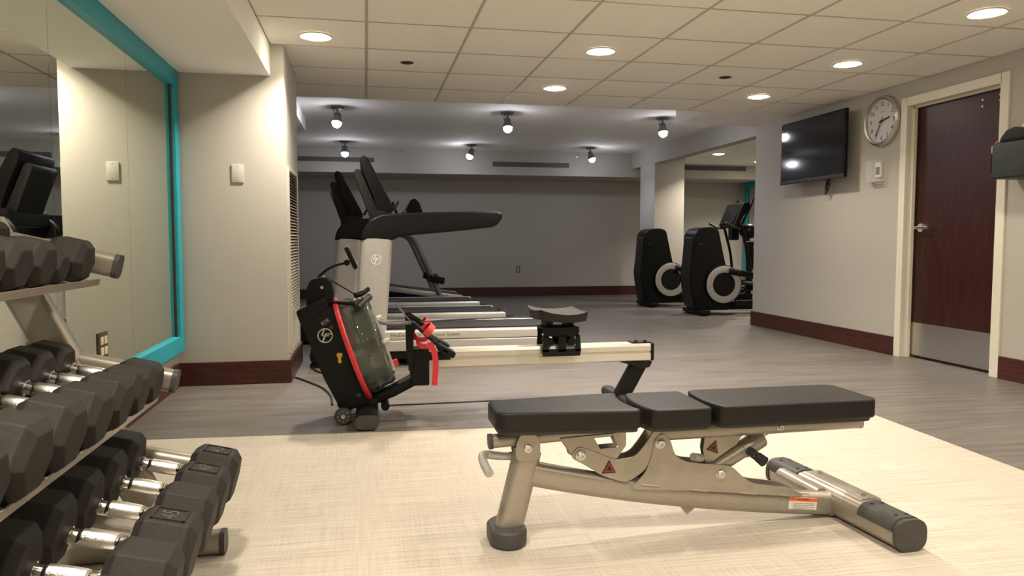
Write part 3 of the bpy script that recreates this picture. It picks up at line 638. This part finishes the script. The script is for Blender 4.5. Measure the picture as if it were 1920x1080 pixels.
B().sweep([(1.42, -.24, .038), (1.42, .24, .038)], rr(.075, .062, .026), (0, 0, 1)).build('rear_foot', 'dark_grey', t)
seat_sec = []
g = B(); bm = g.bm; nu, nv = 14, 12; grid = []
for lay, z0 in ((0, .545), (1, .492)):
    rows = []
    for i in range(nu+1):
        row = []
        for j in range(nv+1):
            u = -1+2*i/nu; v = -1+2*j/nv
            x = u*.145*(1-.10*abs(v)**3); y = v*.19*(1-.12*abs(u)**3)*(1-.05*(u < 0))
            z = z0+(.020*abs(u)**2.2+.012*abs(v)**2-.012 if lay == 0 else .012*abs(u)**2+.010*abs(v)**2)
            if lay == 1: x *= .94; y *= .94
            row.append(bm.verts.new((1.042+x, y, z-.006*u)))
        rows.append(row)
    grid.append(rows)
for lay in (0, 1):
    for i in range(nu):
        for j in range(nv): bm.faces.new((grid[lay][i][j], grid[lay][i+1][j], grid[lay][i+1][j+1], grid[lay][i][j+1]))
for i in range(nu):
    for j in (0, nv): bm.faces.new((grid[0][i][j], grid[0][i+1][j], grid[1][i+1][j], grid[1][i][j]))
for j in range(nv):
    for i in (0, nu): bm.faces.new((grid[0][i][j], grid[0][i][j+1], grid[1][i][j+1], grid[1][i][j]))
bmesh.ops.recalc_face_normals(bm, faces=bm.faces)
g.build('seat', 'grey_plastic', t, 50).data.materials[0] = MATS['rubber']
car = B().span(.945, 1.150, -.075, .075, .452, .466, .004).build('seat_carriage', 'satin_black', t)
for s in (-1, 1):
    y = s*.072
    b = B(); b.prism('y', [(.945, .452), (1.150, .452), (1.146, .415), (.949, .415)], y-.004, y+.004)
    for x0 in (.945, 1.030, 1.128): b.prism('y', [(x0+.004, .42), (x0+(.046 if x0 == 1.03 else .026), .42), (x0+(.046 if x0 == 1.03 else .034), .33), (x0-.004 if x0 < 1 else x0, .33)], y-.004, y+.004)
    b.prism('y', [(.940, .345), (1.158, .345), (1.158, .305), (.944, .305)], y-.004, y+.004, .002, 1)
    b.build('carriage_plate', 'satin_black', car, 0)
for x in (.985, 1.11): B().cyl((x, -.075, .385), (x, .075, .385), .022).build('roller', 'black_plastic', car)
for x in (.97, 1.0, 1.09, 1.12): B().span(x-.006, x+.006, -.05, .05, .464, .494).build('seat_stud', 'satin_black', car, 0)

# ------------------------------------------------------------------ treadmills
def treadmill(label, loc):
    """local x runs from the motor hood to the tail, y=0 is the centre line"""
    t = thing('treadmill', label, 'treadmill', loc, 0, 'treadmills in a row')
    HW = .41
    B().span(-.05, 1.50, -HW+.06, HW-.06, .10, .262, .01).build('deck', 'black_plastic', t)
    B().span(.02, 1.48, -.26, .26, .258, .272, .004).build('running_belt', 'belt', t)
    for s in (-1, 1):
        sk = B().span(.115, 1.525, s*HW-.035 if s > 0 else -HW, HW if s > 0 else -HW+.035, .115, .196, .008, 3).build('side_skirt', 'silver', t)
        yy = sorted((s*HW, s*(HW-.10)))
        B().span(.118, 1.522, yy[0], yy[1], .200, .268, .016, 3).build('side_rail', 'alu', t)
        B().span(1.522, 1.60, *sorted((s*(HW-.01), s*(HW-.12))), .13, .245, .02).build('tail_cap', 'dark_grey', t)
        if s < 0: text_obj('rail_lettering', 'FlexDeck Shock Absorption System', .036, 'grey_plastic', sk, frame_mx((.17, -HW-.0004, .236), (1, 0, 0), (0, 0, 1)), .0003, 'LEFT')
    B().prism('y', plan_round([(-.42, .04), (.12, .04), (.135, .20), (.10, .30), (-.02, .335), (-.25, .30), (-.40, .20)], .05), -HW+.02, HW-.02, .02, 2).build('motor_hood', 'black_plastic', t)
    for x in (-.25, 1.40):
        for s in (-1, 1): B().cyl((x, s*.30, 0), (x, s*.30, .12), .03, .035, 12).build('foot', 'black_plastic', t)
    B().span(-.30, 1.45, -.31, .31, .045, .11).build('lift_frame', 'ink', t, 0)
    for s in (-1, 1):
        yc = s*(HW-.035)
        # upright with a rounded oval section
        p = B().sweep([(.018, yc, .06), (.032, yc, .33), (.082, yc, .955)], rr(.226, .085, .040, 4), (0, 1, 0)).build('upright', 'silver', t)
        # black handrail that rolls over the top of the upright
        # closed side outline, extruded and rounded
        out = [(-.036, .943), (-.030, .99), (-.012, 1.04), (.033, 1.097), (.112, 1.132), (.20, 1.140), (.37, 1.148), (.77, 1.160), (.99, 1.158), (1.018, 1.142), (1.014, 1.107), (.976, 1.058), (.928, 1.040), (.75, 1.020), (.57, 1.003), (.30, .978), (.235, .966), (.198, .943)]
        B().prism('y', out, yc-.043, yc+.043, .022, 3).build('handrail', 'black_plastic', t, 50)
        if s < 0: lf_logo('round_emblem', p, (.072, yc-.0435, .800), .038, 'print_white')
    # cross console
    B().prism('y', plan_round([(.02, 1.03), (.22, 1.05), (.24, 1.12), (.14, 1.165), (.03, 1.16)], .03), -HW+.08, HW-.08, .015).build('console_base', 'black_plastic', t)
    cn = B().prism('y', plan_round([(.095, 1.14), (.150, 1.12), (.215, 1.17), (.02, 1.555), (-.012, 1.575), (-.040, 1.555), (-.035, 1.49), (.05, 1.29)], .025), -.30, .30, .014, 2).build('console', 'black_plastic', t, 40)
    B().prism('y', [(.198, 1.195), (.204, 1.199), (.027, 1.545), (.021, 1.541)], -.27, .27).build('console_screen', 'screen', cn, 0)
    B().prism('y', plan_round([(.03, 1.13), (.10, 1.14), (-.035, 1.475), (-.075, 1.48), (-.085, 1.44), (-.02, 1.27)], .02), -.22, .22, .012, 2).build('console_back', 'dark_grey', cn, 40)
    B().span(.20, .30, -.20, -.08, 1.10, 1.13, .01).build('cup_holder', 'black_plastic', cn)
    B().sweep(spline([(.20, -.16, 1.10), (.26, -.13, 1.13), (.30, -.05, 1.16), (.30, .05, 1.16), (.26, .13, 1.13), (.20, .16, 1.10)], 4), circ(.016, 10)).build('grip_bar', 'black_plastic', t)
    B().box((.235, 0, 1.215), (.022, .03, .08), (0, .5, 0), .006).build('stop_key', 'dark_grey', cn)
    return t
tm = treadmill('treadmill whose handrail and rail are right behind the rowing machine', (0, 5.96, 0))
dup(tm, (-.235, 7.25, 0), 'second treadmill of the row, counted from the rowing machine')
dup(tm, (-.29, 8.50, 0), 'third treadmill of the row, counted from the rowing machine')
# the last one is another model: inclined deck, bent tube handrail
t = thing('treadmill', 'treadmill with inclined deck and bent grey tube handrail at the row end', 'treadmill', (0, 9.72, 0))
B().prism('y', [(-.05, .30), (.20, .385), (1.20, .235), (1.20, .13), (-.05, .24)], -.34, .34, .01).build('deck', 'black_plastic', t)
B().prism('y', [(.22, .378), (1.19, .238), (1.19, .245), (.22, .386)], -.24, .24).build('running_belt', 'belt', t, 0)
for s in (-1, 1):
    r_ = B().prism('y', [(.10, .395), (1.20, .245), (1.215, .20), (1.20, .175), (.10, .335)], *sorted((s*.41, s*.30)), .01).build('side_rail', 'silver', t)
    B().span(.06, .14, s*.39-.03, s*.39+.03, 0, .36).build('front_leg', 'black_plastic', t, 0)
    B().span(1.08, 1.16, s*.36-.03, s*.36+.03, 0, .20).build('rear_leg', 'black_plastic', t, 0)
    B().sweep(spline([(.20, s*.44, 1.03), (.38, s*.44, 1.03), (.52, s*.44, 1.0), (.60, s*.44, .92), (.72, s*.44, .66), (.90, s*.44, .27)], 6), circ(.034, 12)).build('handrail', 'grey_tube', t)
    B().box((.86, s*.44, .455), (.20, .10, .09), (0, .2, 0), .015).build('rail_clamp', 'black_plastic', t)
    B().sweep([(.02, s*.38, .30), (.22, s*.38, 1.04)], rr(.10, .06, .02), (0, 1, 0)).build('upright', 'black_plastic', t)
    if s < 0: text_obj('rail_script', 'Life Fitness', .05, 'ink', r_, frame_mx((1.0, -.4105, .235), (1, 0, -.14), (.14, 0, 1)), .0003)
B().prism('y', plan_round([(-.30, .03), (.15, .03), (.20, .33), (.05, .38), (-.22, .33)], .04), -.36, .36, .02).build('motor_hood', 'black_plastic', t)
c_ = B().prism('y', plan_round([(.42, 1.20), (.62, 1.17), (.72, 1.24), (.665, 1.42), (.61, 1.475), (.55, 1.45), (.50, 1.34)], .03), -.28, .28, .015).build('console', 'black_plastic', t)
B().prism('y', [(.722, 1.245), (.728, 1.247), (.672, 1.418), (.666, 1.416)], -.22, .22).build('console_screen', 'screen', c_, 0)
B().sweep([(.22, 0, 1.05), (.55, 0, 1.26)], rr(.30, .08, .03), (0, 0, 1)).build('console_neck', 'black_plastic', t)
B().sweep([(.40, -.30, 1.22), (.33, -.30, 1.42)], rr(.03, .05, .012), (0, 1, 0)).build('bottle_grip', 'black_plastic', t)

# ------------------------------------------------------------------ ellipticals
def elliptical(label, loc):
    t = thing('elliptical_trainer', label, 'elliptical', loc, 0, 'elliptical trainers by the right pier')
    B().prism('y', plan_round([(-.33, .06), (-.40, .30), (-.425, .48), (-.40, .70), (-.375, 1.02), (-.33, 1.09), (-.24, 1.115), (-.14, 1.115), (-.065, 1.085), (.0, .80), (.06, .56), (.13, .30), (.10, .06)], .04), -.17, .17, .035, 3).build('drive_tower', 'black_plastic', t, 45)
    B().prism('y', plan_round([(-.385, .10), (-.43, .48), (-.39, .98), (-.36, 1.0), (-.35, .10)], .02), -.12, .12, .02).build('rear_spine', 'dark_grey', t, 45)
    B().box((-.30, -.172, .90), (.05, .006, .012)).build('tower_badge', 'grey_plastic', t, 0)
    for s in (-1, 1):
        h = B().cyl((0, s*.10, .39), (0, s*.21, .39), .255, .245, 40).build('crank_housing', 'black_plastic', t)
        B().lathe([(.150, .0), (.152, .006), (.215, .010), (.235, .004), (.236, -.002), (.150, -.002)], (0, s*.21, .39), (0, s, 0), 48, True).build('silver_ring', 'silver', h)
        B().cyl((0, s*.20, .39), (0, s*.216, .39), .145, n=32).build('hub_disc', 'satin_black', h)
        B().cyl((.06, s*.23, .56 if s < 0 else .25), (.50, s*.23, .48 if s < 0 else .28), .042, .036, 14).build('crank_arm', 'black_plastic', t)
        B().sweep([(.42, s*.25, .40 if s < 0 else .30), (1.15, s*.25, .34)], rr(.07, .07, .02), (0, 0, 1)).build('pedal_beam', 'black_plastic', t)
        B().box((.72, s*.25, .42 if s < 0 else .36), (.36, .15, .05), (0, .06, 0), .015).build('pedal', 'dark_grey', t)
        B().sweep(spline([(1.20, s*.27, .38), (1.16, s*.28, .75), (1.08, s*.28, 1.05), (1.04, s*.26, 1.20), (1.16, s*.24, 1.38), (1.24, s*.22, 1.55)], 5), circ(.020, 10)).build('swing_arm', 'black_plastic', t)
    B().span(-.30, 1.35, -.075, .075, .055, .165, .02).build('base_rail', 'black_plastic', t)
    B().span(.15, .95, -.24, -.19, .11, .19, .012).build('side_track', 'silver', t).data.materials[0] = MATS['satin_black']
    for x in (-.27, 1.25):
        B().span(x-.06, x+.06, -.30, .30, .012, .07, .02).build('cross_foot', 'black_plastic', t)
        for s in (-1, 1): B().cyl((x, s*.26, 0), (x, s*.26, .02), .03, n=12).build('leveller', 'ink', t)
    B().sweep(spline([(1.30, 0, .10), (1.32, 0, .50), (1.30, 0, .80), (1.22, 0, 1.10)], 5), rr(.09, .08, .03), (0, 1, 0)).build('mast', 'black_plastic', t)
    B().ball((1.30, 0, 1.08), .14, (1.0, 1.0, .8)).build('mast_cover', 'black_plastic', t)
    c = B().prism('y', plan_round([(.94, 1.16), (1.06, 1.12), (1.20, 1.44), (1.16, 1.50), (1.08, 1.48)], .02), -.24, .24, .012).build('console', 'black_plastic', t)
    B().prism('y', [(.944, 1.19), (.938, 1.195), (1.073, 1.475), (1.079, 1.472)], -.20, .20).build('console_screen', 'screen', c, 0)
    B().span(1.00, 1.12, -.06, .06, .95, 1.14, .02).build('console_stem', 'black_plastic', t)
    B().sweep(spline([(.80, -.26, 1.20), (.95, -.24, 1.13), (1.12, -.16, 1.16), (1.15, 0, 1.16), (1.12, .16, 1.16), (.95, .24, 1.13), (.80, .26, 1.20)], 5), circ(.019, 10)).build('fixed_handle', 'dark_grey', t)
    b = B(); b.sweep(spline([(.42, -.26, .48), (.37, -.26, .70), (.33, -.26, .88)], 4), rr(.05, .06, .02), (0, 1, 0)); b.box((.335, -.26, .905), (.14, .07, .06), None, .02); b.build('link_lever', 'black_plastic', t)
    return t
el = elliptical('black elliptical trainer close to the right pier', (4.25, 10.11, 0))
dup(el, (4.43, 8.87, 0), 'black elliptical trainer partly hidden behind the television wall')

# cords on the floor by the pier
tag(B().sweep(spline([(-.46, 6.20, .006), (-.40, 5.95, .006), (-.42, 5.70, .006), (-.36, 5.45, .006), (-.28, 5.32, .006), (-.22, 5.36, .006), (-.20, 5.44, .006)], 8), circ(.006, 8)).build('power_cord', 'ink'), 'black power cord lying under the first treadmill by the left pier', 'cord')
tag(B().sweep(spline([(-.485, 5.22, .006), (-.43, 5.12, .006), (-.36, 4.98, .006), (-.28, 4.80, .006), (-.22, 4.55, .006), (-.20, 4.30, .006)], 8), circ(.006, 8)).build('power_cord', 'ink'), 'black cord running from the left pier to the rowing machine', 'cord')

# ------------------------------------------------------------------ dumbbell rack and dumbbells
TILT = math.radians(13.5)
TIER = [(-.405, .245), (-.555, .525), (-.70, .862)]        # front end of each tier arm (x, z)
R0, R1 = .35, 2.30
rk = thing('dumbbell_rack', 'three-tier steel dumbbell rack with tilted shelves in front of the mirror', 'rack', (0, 0, .004))
ct, stl = math.cos(TILT), math.sin(TILT)
ARML = .40
def tier_pt(k, u, v=0, y=0):   # u back along the arm from its front end, v up from the arm axis
    x, z = TIER[k]; return Vector((x-u*ct+v*stl, y, z+u*stl+v*ct))
for y in (R1, R0):
    up_ = B().sweep([(-.575, y, .035), (-1.035, y, .98)], rr(.055, .10, .016), (1, 0, .4)).build('upright', 'champagne', rk)
    ft = B().sweep([(-.435, y, .036), (-1.08, y, .036)], rr(.065, .068, .024, 4), (0, 0, 1)).build('floor_foot', 'champagne', rk)
    B().sweep([(-.423, y, .036), (-.438, y, .036)], rr(.068, .071, .025, 4), (0, 0, 1)).build('foot_cap', 'grey_plastic', ft)
    for k in range(3):
        a_ = B().sweep([tier_pt(k, .004, 0, y), tier_pt(k, ARML, 0, y)], rr(.05, .066, .020, 4), (0, 0, 1)).build('tier_arm', 'champagne', rk)
        B().sweep([tier_pt(k, -.008, 0, y), tier_pt(k, .006, 0, y)], rr(.053, .069, .021, 4), (0, 0, 1)).build('arm_cap', 'grey_plastic', a_)
for k in range(3):
    sh = None
    for u0, u1 in ((.030, .155), (.255, .375)):
        b = B()
        p = [tier_pt(k, u0, -.054), tier_pt(k, u1, -.054), tier_pt(k, u1, -.051), tier_pt(k, u0, -.051)]
        b.prism('y', [(q.x, q.z) for q in p], R0, R1-.024)
        e = u0 if u0 < .1 else u1
        p = [tier_pt(k, e-.002, -.060), tier_pt(k, e+.002, -.060), tier_pt(k, e+.002, -.042), tier_pt(k, e-.002, -.042)]
        b.prism('y', [(q.x, q.z) for q in p], R0, R1-.024)
        o = b.build('shelf_strip' , 'champagne', rk, 0)
    for y in (.9, 1.45, 1.95):
        p = [tier_pt(k, .06, -.0545), tier_pt(k, .36, -.0545), tier_pt(k, .36, -.063), tier_pt(k, .06, -.063)]
        B().prism('y', [(q.x, q.z) for q in p], y-.03, y+.03).build('shelf_brace', 'champagne', rk, 0)
def hex_head(b, x0, x1, r, ch=.02):
    """hexagonal head between x0 and x1, flats top and bottom, r = half the width across flats"""
    R_ = r/math.cos(PI/6); prof = [(x0, .80), (x0+ch*.9, 1.0), (x1-ch, 1.0), (x1, .72)]
    if x0 > x1: pass
    t = bmesh.new(); rings = []
    for x, s in prof: rings.append([t.verts.new((x, R_*s*math.cos(PI/3*i), R_*s*math.sin(PI/3*i))) for i in range(6)])
    for a, c in zip(rings, rings[1:]):
        for i in range(6): t.faces.new((a[i], a[(i+1) % 6], c[(i+1) % 6], c[i]))
    t.faces.new(rings[0]); t.faces.new(rings[-1][::-1])
    return b._merge(t, .004, 2)
ORD = ['first', 'second', 'third', 'fourth', 'fifth', 'sixth', 'seventh', 'eighth', 'ninth']
def dumbbell(k, idx, y, r, hl, grip, num=None, face=0, spin=0, uc=.19):
    """axis across the shelf; local +x points to the front of the rack"""
    nm = ['bottom', 'middle', 'top'][k]
    lab = 'black hex dumbbell%s, %s from the pier end of the rack\'s %s tier' % (' marked '+num if num else '', ORD[idx], nm)
    t = thing('hex_dumbbell', lab, 'dumbbell', (0, 0, 0), 0, 'hex dumbbells on the rack\'s %s tier' % nm)
    p = tier_pt(k, uc, -.0508+r, y); t.location = p+Vector((0, 0, .004)); t.rotation_euler = Euler((0, TILT, 0))
    g = grip/2
    rx = Matrix.Rotation(spin, 4, 'X')
    f = B(); hex_head(f, g, g+hl, r); hf = f.build('head', 'rubber', t, 0, rx)
    f = B(); hex_head(f, -g, -g-hl, r, -.02); hb = f.build('head', 'rubber', t, 0, rx)
    B().lathe([(.019, -g-.002), (.019, -g+.012), (.0155, -g+.014), (.0145, -g+.026), (.017, -g+.03), (.0172, -.03), (.0185, 0), (.0172, .03), (.017, g-.03), (.0145, g-.026), (.0155, g-.014), (.019, g-.012), (.019, g+.002)], (0, 0, 0), (1, 0, 0), 20).build('handle', 'chrome', t)
    B().lathe([(.0172, -g+.034), (.0178, -.03), (.0191, 0), (.0178, .03), (.0172, g-.034)], (0, 0, 0), (1, 0, 0), 20).build('knurled_grip', 'knurl', t)
    if num is not None or face:
        m_ = Matrix.Rotation(spin+PI/3*face, 4, 'X')
        cx = g+hl*.48; a = hl*.27; c_ = r*.44
        fr_ = B()
        for q in ((cx-a, cx-a+.004, -c_, c_), (cx+a-.004, cx+a, -c_, c_), (cx-a, cx+a, -c_, -c_+.004), (cx-a, cx+a, c_-.004, c_)): fr_.span(q[0], q[1], q[2], q[3], r-.001, r+.0030)
        fr_.build('number_frame', 'rubber', hf, 0, m_)
        if num: text_obj('number', num, c_*1.5, 'grey_plastic', hf, m_ @ frame_mx((cx, 0, r), (0, 1, 0), (-1, 0, 0)), .0012)
    return t
for i, (y, r, num, sp) in enumerate(((2.185, .0725, '40', 0), (2.015, .0725, '40', 0), (1.842, .0735, None, .0), (1.668, .0745, '45', 0), (1.493, .0750, None, 0), (1.318, .0755, '50', 0), (1.142, .0755, '50', 0), (.965, .0755, None, 0))):
    dumbbell(0, i, y, r, .128, .135, num, 0, sp, .165)
for i, (y, r, sp, fc) in enumerate(((2.185, .058, 0, 0), (2.046, .060, 0, 0), (1.902, .063, 0, 0), (1.745, .066, 0, 0), (1.580, .070, 0, 4), (1.412, .072, 0, 0), (1.240, .074, 0, 0), (1.065, .074, 0, 0))):
    dumbbell(1, i, y, r, .105, .13, None, fc, sp, .185)
for i, (y, r, sp) in enumerate(((2.180, .056, 0), (2.05, .042, .0), (1.925, .056, 0), (1.795, .056, 0), (1.665, .056, 0), (1.535, .056, 0), (1.405, .056, .0))):
    dumbbell(2, i, y, r, .085 if r < .05 else .095, .12, None, 0, sp, .19)

# put each Empty at the base of its thing, the parts staying where they are
def rebase(t, v):
    v = Vector(v); t.location = t.location+v
    for c in t.children: c.location = c.location-v
rebase(rk, (-.75, 1.3, 0))
for o in list(COL.objects):
    if o.type == 'EMPTY' and o.parent is None:
        if o.name.startswith('wall_mirror'): rebase(o, (XL if 'dumbbell' in o['label'] else XS, 2.7 if 'dumbbell' in o['label'] else 10.0, .235))
        elif o.name.startswith('weight_bench'): rebase(o, (1.0, 0, 0))
        elif o.name.startswith('rowing_machine'): rebase(o, (.62, 0, 0))
